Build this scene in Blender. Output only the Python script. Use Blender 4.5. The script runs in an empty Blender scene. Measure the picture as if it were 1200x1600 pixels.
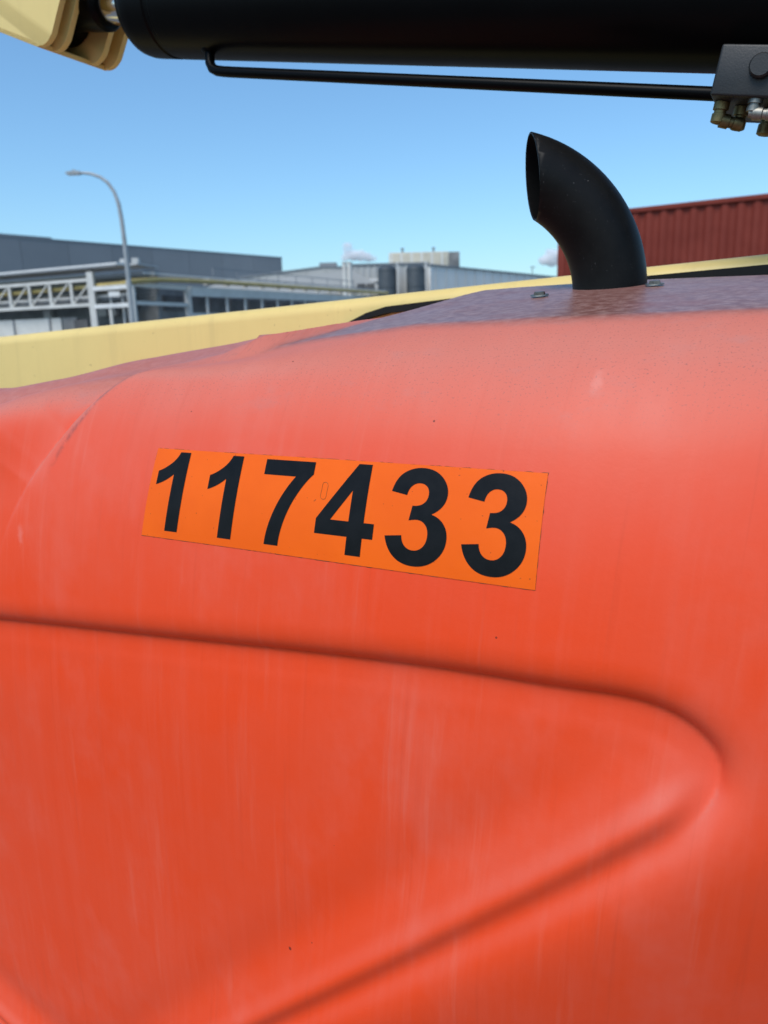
import bpy, bmesh, math, random
import numpy as np
from mathutils import Vector, Matrix

random.seed(7)
rng = np.random.default_rng(11)
R = math.radians
scene = bpy.context.scene
col = scene.collection

# ------------------------------------------------------------------ camera
EYE = 1.75
cam_d = bpy.data.cameras.new('camera')
cam = bpy.data.objects.new('camera', cam_d)
col.objects.link(cam)
pt, rl = R(13.1), R(1.5)
fwd = Vector((0, math.cos(pt), -math.sin(pt)))
up0 = Vector((0, math.sin(pt), math.cos(pt)))
rt0 = Vector((1, 0, 0))
rt = rt0 * math.cos(rl) - up0 * math.sin(rl)
upv = rt0 * math.sin(rl) + up0 * math.cos(rl)
m = Matrix((rt, upv, -fwd)).transposed().to_4x4()
m.translation = (0, 0, EYE)
cam.matrix_world = m
cam_d.sensor_fit = 'HORIZONTAL'
cam_d.sensor_width = 36
cam_d.lens = 36
cam_d.clip_start = 0.02
cam_d.clip_end = 20000
cam_d.dof.use_dof = True
cam_d.dof.focus_distance = 0.78
cam_d.dof.aperture_fstop = 9.5
scene.camera = cam

# ------------------------------------------------------------------ light
SUN_AZ = Vector((-0.52, -0.854))          # horizontal direction towards the sun
SUN_EL = 54
world = bpy.data.worlds.new('World')
scene.world = world
world.use_nodes = True
wn = world.node_tree.nodes
wl = world.node_tree.links
bg = wn['Background']
sky = wn.new('ShaderNodeTexSky')
sky.sky_type = 'NISHITA'
sky.sun_disc = False
sky.sun_elevation = R(SUN_EL)
sky.sun_rotation = math.atan2(SUN_AZ.x, SUN_AZ.y)
sky.altitude = 0
sky.air_density = 1.1
sky.dust_density = 1.0
sky.ozone_density = 10.0
tint = wn.new('ShaderNodeMix')
tint.data_type = 'RGBA'
tint.blend_type = 'MULTIPLY'
tint.inputs[0].default_value = 1
tint.inputs[7].default_value = (0.97, 1.045, 0.95, 1)
wl.new(sky.outputs[0], tint.inputs[6])
wl.new(tint.outputs[2], bg.inputs[0])
bg.inputs[1].default_value = 0.138
sd = bpy.data.lights.new('sun', 'SUN')
sun = bpy.data.objects.new('sun', sd)
col.objects.link(sun)
sd.energy = 2.0
sd.angle = R(32)
sd.color = (1.0, 0.95, 0.88)
to_sun = Vector((SUN_AZ.x * math.cos(R(SUN_EL)), SUN_AZ.y * math.cos(R(SUN_EL)), math.sin(R(SUN_EL))))
sun.rotation_euler = to_sun.to_track_quat('Z', 'Y').to_euler()
sun.location = to_sun * 50

scene.view_settings.view_transform = 'Standard'
scene.view_settings.look = 'None'
scene.view_settings.exposure = 0.45
scene.view_settings.gamma = 1.0
scene.view_settings.use_curve_mapping = False
scene.render.engine = 'CYCLES'
scene.cycles.use_denoising = True
scene.cycles.max_bounces = 8
scene.cycles.volume_bounces = 8

# ------------------------------------------------------------------ helpers
def obj(name, mesh, mat=None, parent=None, smooth=False, auto=None):
    o = bpy.data.objects.new(name, mesh)
    col.objects.link(o)
    if mat is not None:
        mesh.materials.clear()
        mesh.materials.append(mat)
    if parent is not None:
        o.parent = parent
    if smooth:
        mesh.polygons.foreach_set('use_smooth', [True] * len(mesh.polygons))
        if auto:
            mesh.set_sharp_from_angle(angle=R(auto))
    return o

def tag(o, label, cat, group=None):
    o['label'] = label
    o['category'] = cat
    if group:
        o['group'] = group
    return o

def empty(name, loc=(0, 0, 0), rz=0):
    o = bpy.data.objects.new(name, None)
    col.objects.link(o)
    o.location = loc
    o.rotation_euler = (0, 0, rz)
    o.empty_display_size = 0.2
    return o

def bm_mesh(bm, name='mesh'):
    bmesh.ops.recalc_face_normals(bm, faces=bm.faces)
    me = bpy.data.meshes.new(name)
    bm.to_mesh(me)
    bm.free()
    return me

def box_bm(bm, a, b, bev=0, mat=None):
    vs = [bm.verts.new((x, y, z)) for z in (a[2], b[2]) for y in (a[1], b[1]) for x in (a[0], b[0])]
    if mat is not None:
        for v in vs:
            v.co = mat @ v.co
    fs = [bm.faces.new([vs[i] for i in q]) for q in
          ((0, 2, 3, 1), (4, 5, 7, 6), (0, 1, 5, 4), (2, 6, 7, 3), (0, 4, 6, 2), (1, 3, 7, 5))]
    if bev:
        es = list({e for f in fs for e in f.edges})
        bmesh.ops.bevel(bm, geom=es, offset=bev, segments=3, profile=0.5, affect='EDGES')

def box(name, a, b, mat, parent=None, bev=0, M=None):
    bm = bmesh.new()
    box_bm(bm, a, b, bev, M)
    return obj(name, bm_mesh(bm, name), mat, parent, smooth=bool(bev), auto=40)

def beam(name, p, q, w, h, mat, parent=None, upd=(0, 0, 1), bev=0):
    """a bar of section w x h from p to q"""
    p, q = Vector(p), Vector(q)
    x = (q - p)
    L = x.length
    x.normalize()
    upd = Vector(upd)
    y = upd.cross(x)
    if y.length < 1e-4:
        y = Vector((0, 1, 0)).cross(x)
    y.normalize()
    z = x.cross(y)
    M = Matrix((x, y, z)).transposed().to_4x4()
    M.translation = p
    return box(name, (0, -w / 2, -h / 2), (L, w / 2, h / 2), mat, parent, bev, M)

def sweep(bm, pts, rad, n=16, cap=True):
    """a round bar along the points; rad may be a list"""
    pts = [Vector(p) for p in pts]
    rad = rad if isinstance(rad, (list, tuple)) else [rad] * len(pts)
    t0 = (pts[1] - pts[0]).normalized()
    ref = Vector((0, 0, 1)) if abs(t0.z) < 0.9 else Vector((1, 0, 0))
    nrm = (ref - t0 * ref.dot(t0)).normalized()
    rings = []
    for i, p in enumerate(pts):
        a = pts[max(i - 1, 0)]
        c = pts[min(i + 1, len(pts) - 1)]
        t = (c - a).normalized()
        nrm = (nrm - t * nrm.dot(t)).normalized()
        bn = t.cross(nrm)
        rings.append([bm.verts.new(p + (nrm * math.cos(2 * math.pi * k / n) + bn * math.sin(2 * math.pi * k / n)) * rad[i]) for k in range(n)])
    for a, b in zip(rings, rings[1:]):
        for k in range(n):
            bm.faces.new((a[k], a[(k + 1) % n], b[(k + 1) % n], b[k]))
    if cap:
        bm.faces.new(rings[0][::-1])
        bm.faces.new(rings[-1])

def tube(name, pts, rad, mat, parent=None, n=16, cap=True):
    bm = bmesh.new()
    sweep(bm, pts, rad, n, cap)
    return obj(name, bm_mesh(bm, name), mat, parent, smooth=True, auto=40)

def prism(name, poly, axis_a, axis_b, origin, depth_vec, mat, parent=None, bev=0):
    """extrude the 2-D polygon (in axes a, b) along depth_vec"""
    bm = bmesh.new()
    A, B, O, D = Vector(axis_a), Vector(axis_b), Vector(origin), Vector(depth_vec)
    v0 = [bm.verts.new(O + A * x + B * y) for x, y in poly]
    v1 = [bm.verts.new(O + A * x + B * y + D) for x, y in poly]
    n = len(poly)
    bm.faces.new(v0)
    bm.faces.new(v1[::-1])
    for i in range(n):
        bm.faces.new((v0[i], v0[(i + 1) % n], v1[(i + 1) % n], v1[i]))
    if bev:
        es = [e for e in bm.edges if (e.verts[0] in v0) == (e.verts[1] in v0)]
        bmesh.ops.bevel(bm, geom=es, offset=bev, segments=2, profile=0.5, affect='EDGES')
    return obj(name, bm_mesh(bm, name), mat, parent, smooth=True, auto=35)

def round_poly(pts, rads, seg=7):
    """round the corners of a polygon"""
    out = []
    n = len(pts)
    for i in range(n):
        p = Vector(pts[i]); r = rads[i]
        if r <= 0:
            out.append(tuple(p)); continue
        a = (Vector(pts[i - 1]) - p).normalized()
        b = (Vector(pts[(i + 1) % n]) - p).normalized()
        ang = a.angle(b)
        d = r / math.tan(ang / 2)
        c = p + (a + b).normalized() * (r / math.sin(ang / 2))
        s0 = p + a * d - c
        s1 = p + b * d - c
        for k in range(seg + 1):
            t = k / seg
            q = s0.lerp(s1, t)
            q = q.normalized() * r
            out.append(tuple(c + q))
    return out

# ------------------------------------------------------------------ materials
def new_mat(name):
    mt = bpy.data.materials.new(name)
    mt.use_nodes = True
    nt = mt.node_tree
    return mt, nt, nt.nodes['Principled BSDF']

def nd(nt, t, **kw):
    n = nt.nodes.new(t)
    for k, v in kw.items():
        setattr(n, k, v)
    return n

def math_n(nt, op, a, b=None, clamp=False):
    n = nd(nt, 'ShaderNodeMath', operation=op, use_clamp=clamp)
    for i, v in enumerate((a, b)):
        if v is None:
            continue
        if isinstance(v, (int, float)):
            n.inputs[i].default_value = v
        else:
            nt.links.new(v, n.inputs[i])
    return n.outputs[0]

def ramp(nt, f, lo, hi, smooth=True):
    n = nd(nt, 'ShaderNodeMapRange', interpolation_type='SMOOTHSTEP' if smooth else 'LINEAR')
    nt.links.new(f, n.inputs['Value'])
    n.inputs['From Min'].default_value = lo
    n.inputs['From Max'].default_value = hi
    return n.outputs['Result']

def noise(nt, vec, scale, detail=4, rough=0.55, sc=None):
    n = nd(nt, 'ShaderNodeTexNoise')
    n.inputs['Scale'].default_value = scale
    n.inputs['Detail'].default_value = detail
    n.inputs['Roughness'].default_value = rough
    if sc is not None:
        mp = nd(nt, 'ShaderNodeMapping')
        mp.inputs['Scale'].default_value = sc
        nt.links.new(vec, mp.inputs[0])
        vec = mp.outputs[0]
    nt.links.new(vec, n.inputs['Vector'])
    return n.outputs['Fac']

def mixc(nt, f, a, b, mode='MIX'):
    n = nd(nt, 'ShaderNodeMix', data_type='RGBA', blend_type=mode)
    if isinstance(f, (int, float)):
        n.inputs[0].default_value = f
    else:
        nt.links.new(f, n.inputs[0])
    for i, v in ((6, a), (7, b)):
        if isinstance(v, tuple):
            n.inputs[i].default_value = (*v, 1)
        else:
            nt.links.new(v, n.inputs[i])
    return n.outputs[2]

def bump(nt, bs, h, dist, strength=1.0):
    n = nd(nt, 'ShaderNodeBump')
    n.inputs['Distance'].default_value = dist
    n.inputs['Strength'].default_value = strength
    nt.links.new(h, n.inputs['Height'])
    nt.links.new(n.outputs[0], bs.inputs['Normal'])

def plain(name, colr, rough=0.5, metal=0.0, vary=0.12, scale=6.0, bmp=0.0, spec=0.5, spots=0.0):
    mt, nt, bs = new_mat(name)
    tc = nd(nt, 'ShaderNodeTexCoord').outputs['Object']
    f = noise(nt, tc, scale, 5, 0.6)
    dark = tuple(c * (1 - vary) for c in colr)
    lite = tuple(min(1, c * (1 + vary)) for c in colr)
    c = mixc(nt, ramp(nt, f, 0.3, 0.7), dark, lite)
    if spots:
        g = noise(nt, tc, scale * 30, 2, 0.5)
        c = mixc(nt, math_n(nt, 'MULTIPLY', ramp(nt, g, 0.73, 0.77), spots), c, (0.5, 0.48, 0.45))
    nt.links.new(c, bs.inputs['Base Color'])
    rr = math_n(nt, 'ADD', math_n(nt, 'MULTIPLY', f, 0.2), rough - 0.1)
    nt.links.new(rr, bs.inputs['Roughness'])
    bs.inputs['Metallic'].default_value = metal
    bs.inputs['Specular IOR Level'].default_value = spec
    if bmp:
        bump(nt, bs, noise(nt, tc, scale * 12, 3), bmp)
    return mt

M = {}
def cream_mat():
    mt, nt, bs = new_mat('cream_paint')
    tc = nd(nt, 'ShaderNodeTexCoord').outputs['Object']
    f = noise(nt, tc, 3, 5, 0.6)
    c = mixc(nt, ramp(nt, f, 0.3, 0.7), (0.72, 0.535, 0.195), (0.78, 0.585, 0.215))
    st = noise(nt, tc, 1, 4, 0.65, sc=(26, 26, 1.5))
    c = mixc(nt, math_n(nt, 'MULTIPLY', ramp(nt, st, 0.5, 0.8), 0.22), c, (0.40, 0.30, 0.13))
    ch = noise(nt, tc, 70, 3, 0.6)
    c = mixc(nt, math_n(nt, 'MULTIPLY', ramp(nt, ch, 0.71, 0.75), 0.4), c, (0.20, 0.11, 0.05))
    nt.links.new(c, bs.inputs['Base Color'])
    nt.links.new(math_n(nt, 'ADD', math_n(nt, 'MULTIPLY', f, .25), .32), bs.inputs['Roughness'])
    bs.inputs['Specular IOR Level'].default_value = .35
    bump(nt, bs, noise(nt, tc, 40, 3), .0004)
    return mt
M['cream'] = cream_mat()
M['black'] = plain('black_paint', (0.0015, 0.0015, 0.0016), 0.36, vary=0.2, spec=0.09)
M['black_block'] = plain('black_block', (0.013, 0.013, 0.013), 0.5, vary=0.25, scale=40, bmp=0.0002)
M['exhaust'] = plain('exhaust_black', (0.006, 0.0055, 0.005), 0.45, vary=0.35, scale=18, spots=0.35, spec=0.16)
M['soot'] = plain('soot', (0.004, 0.004, 0.004), 0.9, spec=0.1)
M['rubber'] = plain('rubber', (0.008, 0.008, 0.008), 0.7, spec=0.25)
M['chrome'] = plain('chrome', (0.75, 0.75, 0.76), 0.12, 1.0, vary=0.04)
M['zinc'] = plain('zinc', (0.26, 0.25, 0.22), 0.5, 1.0, vary=0.3, scale=60)
M['brass'] = plain('dull_brass', (0.22, 0.17, 0.08), 0.52, 1.0, vary=0.35, scale=60)
M['hose'] = plain('hose', (0.16, 0.09, 0.08), 0.5, vary=0.2, scale=40)
M['digit'] = plain('digit_black', (0.006, 0.006, 0.0065), 0.36, vary=0.25, scale=50, bmp=0.00008, spec=0.15)
M['line'] = plain('decal_edge', (0.16, 0.05, 0.02), 0.8, vary=.6, scale=60)
M['pen'] = plain('pen', (0.30, 0.09, 0.01), 0.6)

def decal_mat():
    mt, nt, bs = new_mat('decal_orange')
    tc = nd(nt, 'ShaderNodeTexCoord').outputs['Object']
    f = noise(nt, tc, 9, 4)
    c = mixc(nt, ramp(nt, f, 0.3, 0.7), (0.84, 0.108, 0.001), (0.90, 0.125, 0.002))
    sp = ramp(nt, noise(nt, tc, 260, 1, 0.4), 0.76, 0.80)
    c = mixc(nt, math_n(nt, 'MULTIPLY', sp, 0.5), c, (0.15, 0.03, 0.01))
    nt.links.new(c, bs.inputs['Base Color'])
    bs.inputs['Roughness'].default_value = 0.42
    bs.inputs['Specular IOR Level'].default_value = 0.22
    bump(nt, bs, noise(nt, tc, 60, 3), 0.0003)
    return mt
M['decal'] = decal_mat()

def hood_mat():
    """weathered orange paint: chalky and pale where it faces the sky, washed by rain streaks; a grimy flat top with a dark reflection painted in"""
    mt, nt, bs = new_mat('hood_paint')
    uvn = nd(nt, 'ShaderNodeUVMap', uv_map='metres').outputs[0]
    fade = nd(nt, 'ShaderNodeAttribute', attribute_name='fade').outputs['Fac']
    dirt_and_reflection = nd(nt, 'ShaderNodeAttribute', attribute_name='dirt_and_reflection').outputs['Fac']
    big = noise(nt, uvn, 3.0, 4, 0.6)
    mid = noise(nt, uvn, 14.0, 5, 0.65)
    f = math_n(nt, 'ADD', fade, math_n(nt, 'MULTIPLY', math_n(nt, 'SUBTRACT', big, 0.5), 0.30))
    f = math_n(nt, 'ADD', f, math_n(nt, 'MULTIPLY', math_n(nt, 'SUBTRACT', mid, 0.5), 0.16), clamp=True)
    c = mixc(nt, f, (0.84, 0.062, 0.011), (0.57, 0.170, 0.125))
    # rain streaks run down the panel
    sx = nd(nt, 'ShaderNodeSeparateXYZ')
    nt.links.new(uvn, sx.inputs[0])
    cxy = nd(nt, 'ShaderNodeCombineXYZ')
    nt.links.new(math_n(nt, 'SUBTRACT', sx.outputs[0], math_n(nt, 'MULTIPLY', sx.outputs[1], .06)), cxy.inputs[0])
    nt.links.new(sx.outputs[1], cxy.inputs[1])
    svn = cxy.outputs[0]
    st = noise(nt, svn, 1.0, 3, 0.65, sc=(60, 3.4, 1))
    st2 = noise(nt, svn, 1.0, 2, 0.5, sc=(14, 2.2, 1))
    stf = math_n(nt, 'MULTIPLY', ramp(nt, st, 0.52, 0.78), ramp(nt, st2, 0.40, 0.66))
    c = mixc(nt, math_n(nt, 'MULTIPLY', stf, 0.14), c, (0.76, 0.30, 0.22))
    wd_ = noise(nt, svn, 1.0, 4, 0.7, sc=(34, 1.3, 1))
    c = mixc(nt, math_n(nt, 'MULTIPLY', ramp(nt, wd_, 0.45, 0.75), 0.055), c, (0.78, 0.26, 0.20))
    bl_ = noise(nt, uvn, 5.0, 5, 0.65, sc=(1.0, .6, 1))
    c = mixc(nt, math_n(nt, 'MULTIPLY', ramp(nt, bl_, 0.48, 0.70), 0.10), c, (0.74, 0.30, 0.25))
    sh = noise(nt, svn, 1.0, 3, 0.6, sc=(90, 2.4, 1))
    c = mixc(nt, math_n(nt, 'MULTIPLY', ramp(nt, sh, 0.56, 0.8), 0.14), c, (0.45, 0.04, 0.015))
    # dust smudges on the bleached part
    sm = noise(nt, uvn, 9.0, 6, 0.7, sc=(1.0, 1.7, 1))
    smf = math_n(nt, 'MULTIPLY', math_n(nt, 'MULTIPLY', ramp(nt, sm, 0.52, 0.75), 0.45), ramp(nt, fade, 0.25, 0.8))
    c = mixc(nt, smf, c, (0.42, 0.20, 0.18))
    # fine grit
    gr = noise(nt, uvn, 430, 2, 0.6)
    c = mixc(nt, math_n(nt, 'MULTIPLY', math_n(nt, 'MULTIPLY', ramp(nt, gr, 0.58, 0.72), 0.65), ramp(nt, f, 0.30, 0.85)), c, (0.26, 0.10, 0.09))
    # specks
    vo = nd(nt, 'ShaderNodeTexVoronoi')
    vo.inputs['Scale'].default_value = 26
    nt.links.new(uvn, vo.inputs['Vector'])
    pick = nd(nt, 'ShaderNodeSeparateColor')
    nt.links.new(vo.outputs['Color'], pick.inputs[0])
    spk = math_n(nt, 'MULTIPLY', math_n(nt, 'LESS_THAN', vo.outputs['Distance'], math_n(nt, 'MULTIPLY', math_n(nt, 'POWER', pick.outputs[1], 2.0), 0.062)), math_n(nt, 'GREATER_THAN', pick.outputs[0], 0.70))
    c = mixc(nt, math_n(nt, 'MULTIPLY', spk, 0.75), c, (0.07, 0.02, 0.015))
    # a few pale smears and hairline scratches
    vs = nd(nt, 'ShaderNodeTexVoronoi')
    vs.inputs['Scale'].default_value = 1
    mp = nd(nt, 'ShaderNodeMapping')
    mp.inputs['Scale'].default_value = (11, 4.2, 1)
    nt.links.new(uvn, mp.inputs[0])
    nt.links.new(mp.outputs[0], vs.inputs['Vector'])
    ps = nd(nt, 'ShaderNodeSeparateColor')
    nt.links.new(vs.outputs['Color'], ps.inputs[0])
    dd = math_n(nt, 'ADD', vs.outputs['Distance'], math_n(nt, 'MULTIPLY', noise(nt, uvn, 140, 3), 0.08))
    smr = math_n(nt, 'MULTIPLY', math_n(nt, 'SUBTRACT', 1.0, ramp(nt, dd, 0.05, 0.12)), math_n(nt, 'GREATER_THAN', ps.outputs[0], 0.90))
    c = mixc(nt, math_n(nt, 'MULTIPLY', smr, 0.22), c, (0.80, 0.36, 0.30))
    # broken dark line where the shell meets the shoulder
    gm = nd(nt, 'ShaderNodeAttribute', attribute_name='fold_line').outputs['Fac']
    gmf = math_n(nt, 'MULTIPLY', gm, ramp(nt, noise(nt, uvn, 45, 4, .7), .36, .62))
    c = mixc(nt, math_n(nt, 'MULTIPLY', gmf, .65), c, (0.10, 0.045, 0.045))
    # top panel: dirt and a dark reflection, both put into the colour
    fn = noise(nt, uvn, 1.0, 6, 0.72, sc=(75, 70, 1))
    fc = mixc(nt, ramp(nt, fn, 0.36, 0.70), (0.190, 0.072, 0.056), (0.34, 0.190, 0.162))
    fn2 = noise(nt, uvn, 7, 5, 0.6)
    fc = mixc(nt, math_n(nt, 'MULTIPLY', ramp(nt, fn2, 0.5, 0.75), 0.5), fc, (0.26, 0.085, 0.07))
    c = mixc(nt, dirt_and_reflection, c, fc)
    nt.links.new(c, bs.inputs['Base Color'])
    r1 = math_n(nt, 'ADD', math_n(nt, 'MULTIPLY', f, 0.16), 0.40)
    r1 = math_n(nt, 'ADD', r1, math_n(nt, 'MULTIPLY', dirt_and_reflection, -0.20))
    r1 = math_n(nt, 'ADD', r1, math_n(nt, 'MULTIPLY', math_n(nt, 'SUBTRACT', mid, 0.5), 0.15))
    nt.links.new(r1, bs.inputs['Roughness'])
    nt.links.new(math_n(nt, 'ADD', math_n(nt, 'MULTIPLY', dirt_and_reflection, .14), .22), bs.inputs['Specular IOR Level'])
    h = math_n(nt, 'ADD', math_n(nt, 'MULTIPLY', gr, 0.35), math_n(nt, 'MULTIPLY', noise(nt, uvn, 120, 3), 0.6))
    h = math_n(nt, 'ADD', h, math_n(nt, 'MULTIPLY', math_n(nt, 'MULTIPLY', fn, dirt_and_reflection), 1.5))
    bump(nt, bs, h, 0.00022)
    return mt
M['hood'] = hood_mat()
M['orange'] = plain('orange_paint', (0.60, 0.08, 0.03), 0.45, vary=0.1)

# ------------------------------------------------------------------ ground
def ground_mat():
    mt, nt, bs = new_mat('asphalt')
    tc = nd(nt, 'ShaderNodeTexCoord').outputs['Object']
    f = noise(nt, tc, 0.4, 6, 0.6)
    g = noise(nt, tc, 90, 3, 0.6)
    c = mixc(nt, ramp(nt, f, 0.3, 0.7), (0.12, 0.115, 0.11), (0.19, 0.185, 0.175))
    c = mixc(nt, math_n(nt, 'MULTIPLY', g, 0.5), c, (0.08, 0.08, 0.08))
    nt.links.new(c, bs.inputs['Base Color'])
    bs.inputs['Roughness'].default_value = 0.85
    bump(nt, bs, g, 0.004)
    return mt
me = bpy.data.meshes.new('ground')
me.from_pydata([(-6000, -6000, 0), (6000, -6000, 0), (6000, 6000, 0), (-6000, 6000, 0)], [], [(0, 1, 2, 3)])
g = obj('ground', me, ground_mat())
g['kind'] = 'structure'

# ------------------------------------------------------------------ the boom lift
TH = R(29.1)
lift = empty('boom_lift', (0, 0.70, 0), -TH)
tag(lift, 'faded orange and cream boom lift with black exhaust pipe and number 117433 on its hood', 'boom lift')

# --- hood surface: local x = along the machine (u), y = into it (v), z up; s = distance along the cross profile
KS = [-1.2, -.6, -.3, -.1, 0, .08, .10, .20, .28, .34, .375, .385, .74, .755, .775, .80, .95]
KP = [-4, -3, -2, 1, 5, 9, 11, 22, 42, 64, 74, 81, 83, 115, 160, 178, 180]
SS = np.linspace(-1.2, 0.95, 8601)
PH = np.radians(np.interp(SS, KS, KP))
ds = np.diff(SS)
WW = np.concatenate([[0], np.cumsum(np.cos(PH)[:-1] * ds)])
VV = np.concatenate([[0], np.cumsum(np.sin(PH)[:-1] * ds)])
i0 = np.argmin(abs(SS))
WW = WW - WW[i0] - 0.30 + EYE
VV = VV - VV[i0]

def sstep(x, a, b):
    t = np.clip((x - a) / (b - a), 0, 1)
    return t * t * (3 - 2 * t)

KS2 = [-1.2, -.6, -.3, -.1, 0, .08, .14, .19, .25, .30, .35, .74, .755, .775, .80, .95]
KP2 = [-4, -3, -2, 1, 5, 9, 14, 30, 60, 82, 91, 93, 115, 160, 178, 180]
PH2 = np.radians(np.interp(SS, KS2, KP2))
W2 = np.concatenate([[0], np.cumsum(np.cos(PH2)[:-1] * ds)])
V2 = np.concatenate([[0], np.cumsum(np.sin(PH2)[:-1] * ds)])
W2 = W2 - W2[i0] - 0.30 + EYE
V2 = V2 - V2[i0]
LU = [-1.2, -.75, -.63, -.52, -.45, -.36, -.3, -.265, -.235, -.2, -.1, 0, .9]
LZ = [-.03, -.008, .012, .037, .049, .062, .0665, .0675, .073, .083, .106, .122, .125]

LUD = np.linspace(-1.2, .9, 421)
LZD = np.convolve(np.pad(np.interp(LUD, LU, LZ), 8, mode='edge'), np.hanning(19)[1:-1] / np.hanning(19).sum(), mode='valid')

def plan(u):
    """the face turns away towards its right-hand end"""
    return .6 * np.clip(u - .12, 0, None) ** 2

def base2(u, s):
    v = np.interp(s, SS, V2) + plan(u)
    w = np.interp(s, SS, W2) + np.interp(u, LUD, LZD) * sstep(s, .1, .3)
    p = np.interp(s, SS, PH2)
    return np.stack([u, v, w], -1), np.stack([0 * p, -np.cos(p), np.sin(p)], -1), p

EU = [-1.2, -.6, -.31, -.186, -.05, .13, .30, .9]
ED = [0, 0, 0, 0, 0, -.004, .002, .004]
def s_warp(u, s):
    return s + np.interp(u, EU, ED) * sstep(s, .19, .34)

def base(u, s):
    q = s_warp(u, s)
    v = np.interp(q, SS, VV) + plan(u)
    w = np.interp(q, SS, WW) - np.interp(u, [-.6, -.36, -.31, -.186, -.05, .08], [.055, .038, .034, .018, .004, 0]) * sstep(s, .265, .365) * (1 - .75 * sstep(s, .42, .72))
    p = np.interp(q, SS, PH)
    return np.stack([u, v, w], -1), np.stack([0 * p, -np.cos(p), np.sin(p)], -1), p

def catmull(pts, n=14):
    pts = [np.array(p, float) for p in pts]
    P = [2 * pts[0] - pts[1]] + pts + [2 * pts[-1] - pts[-2]]
    out = []
    for i in range(1, len(P) - 2):
        for k in range(n):
            t = k / n
            a, b, c, d = P[i - 1], P[i], P[i + 1], P[i + 2]
            out.append(0.5 * (2 * b + (c - a) * t + (2 * a - 5 * b + 4 * c - d) * t * t + (3 * b - 3 * c + d - a) * t ** 3))
    out.append(P[-2])
    return np.array(out)

def poly_dist(U, S, pl):
    """unsigned distance, side (left of the direction is +) and arc fraction of the nearest point"""
    best = np.full(U.shape, 1e9)
    side = np.zeros(U.shape)
    arc = np.zeros(U.shape)
    L = np.concatenate([[0], np.cumsum(np.hypot(*np.diff(pl, axis=0).T))])
    for i in range(len(pl) - 1):
        ax, ay = pl[i]
        dx, dy = pl[i + 1] - pl[i]
        l2 = dx * dx + dy * dy
        t = np.clip(((U - ax) * dx + (S - ay) * dy) / l2, 0, 1)
        ex, ey = U - ax - t * dx, S - ay - t * dy
        d2 = ex * ex + ey * ey
        mk = d2 < best
        best = np.where(mk, d2, best)
        side = np.where(mk, np.sign(dx * (S - ay) - dy * (U - ax)), side)
        arc = np.where(mk, L[i] + t * (L[i + 1] - L[i]), arc)
    return np.sqrt(best), side, arc, L

POCKET = catmull([(-1.3, -.140), (-1.0, -.111), (-.6, -.0730), (-.2534, -.0415), (-.0788, -.0260), (.0582, -.0155), (.1741, -.0110),
                  (.2300, -.0115), (.2670, -.0220), (.2925, -.0430), (.3010, -.0670), (.2965, -.0930), (.2740, -.1270), (.2230, -.1740),
                  (.1340, -.2560), (.0270, -.357), (-.1060, -.482), (-.245, -.615), (-.390, -.760), (-.51, -.880), (-.66, -.905), (-.78, -.875), (-1.0, -.78), (-1.3, -.65)])
STEP = catmull([(-.555, -.03), (-.5367, .0455), (-.5104, .1101), (-.4975, .1355), (-.4749, .1735), (-.4505, .2115), (-.4288, .242), (-.3989, .270),
                (-.3602, .2952), (-.3100, .3180), (-.2600, .348), (-.22, .400), (-.17, .500), (-.13, .60), (-.10, .80)])

def blur(a, r):
    for ax in (0, 1):
        for _ in range(2):
            pad = [(0, 0), (0, 0)]
            pad[ax] = (r + 1, r)
            c = np.cumsum(np.pad(a, pad, mode='edge'), axis=ax)
            hi = np.take(c, range(2 * r + 1, c.shape[ax]), axis=ax)
            lo = np.take(c, range(0, c.shape[ax] - 2 * r - 1), axis=ax)
            a = (hi - lo) / (2 * r + 1)
    return a

def pocket_disp(U, S):
    d, side, arc, L = poly_dist(U, S, POCKET)
    t = np.where(side < 0, d, -d)                 # + inside the pocket (right of the direction of travel)
    fr = arc / L[-1]
    d0 = 0.018
    # upper lip: a round-over into an undercut line, then a floor that comes back out
    x = np.clip((t + .036) / .036, 0, 1)
    up = np.where(t < 0, -d0 * (.45 * x ** 2 + .55 * x ** 5), 0)
    flo = -d0 + 0.004 * sstep(t, 0.0, .11)
    up = np.where(t >= 0, flo, up)
    # lower edge: two soft terraces with a shallow valley between
    lo = -0.014 - 0.006 * sstep(t, .045, .085) * (1 - sstep(t, .085, .11)) + 0.018 * (1 - sstep(t, .016, .072)) + 0.001 * (1 - sstep(t, -.060, .004)) - 0.0080 * np.exp(-((t - .003) / .016) ** 2)
    i_tip = 11 * 14
    k = blur(sstep(arc, L[i_tip - 14], L[i_tip + 12]), 6)
    z = np.clip(-t - .03, 0, None)
    lo = lo - .30 * z * z / (z + .05)
    res = np.where(t > .11, -0.014, up * (1 - k) + lo * k)
    soft = blur(res, 9)
    m = sstep(t, .022, .05)
    return res * (1 - m) + soft * m

def step_disp(t, a, L, r):
    amp = np.interp(a, [L[0], L[28], L[14 * 4], L[14 * 7], L[14 * 9], L[14 * 10], L[-1]], [0, .004, .022, .040, .030, .012, .003])
    x = np.clip(t / r, 0, 1)
    drop = np.where(t > 0, 1 - np.sqrt(np.clip(1 - x ** 2, 0, 1)), 0)
    return -amp * np.clip(drop - .75 * sstep(t, .02, .17), 0, 1)

def shoulder_disp(U, S):
    """soft swell and hollow on the set-back part at the left end"""
    k = 1 - sstep(U, -.60, -.40)
    ridge = 0.016 * np.exp(-((S - (.20 + .25 * (U + .6))) / .05) ** 2)
    hollow = -0.022 * np.exp(-((S - (.285 + .25 * (U + .6))) / .05) ** 2)
    return k * (ridge + hollow)

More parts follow.
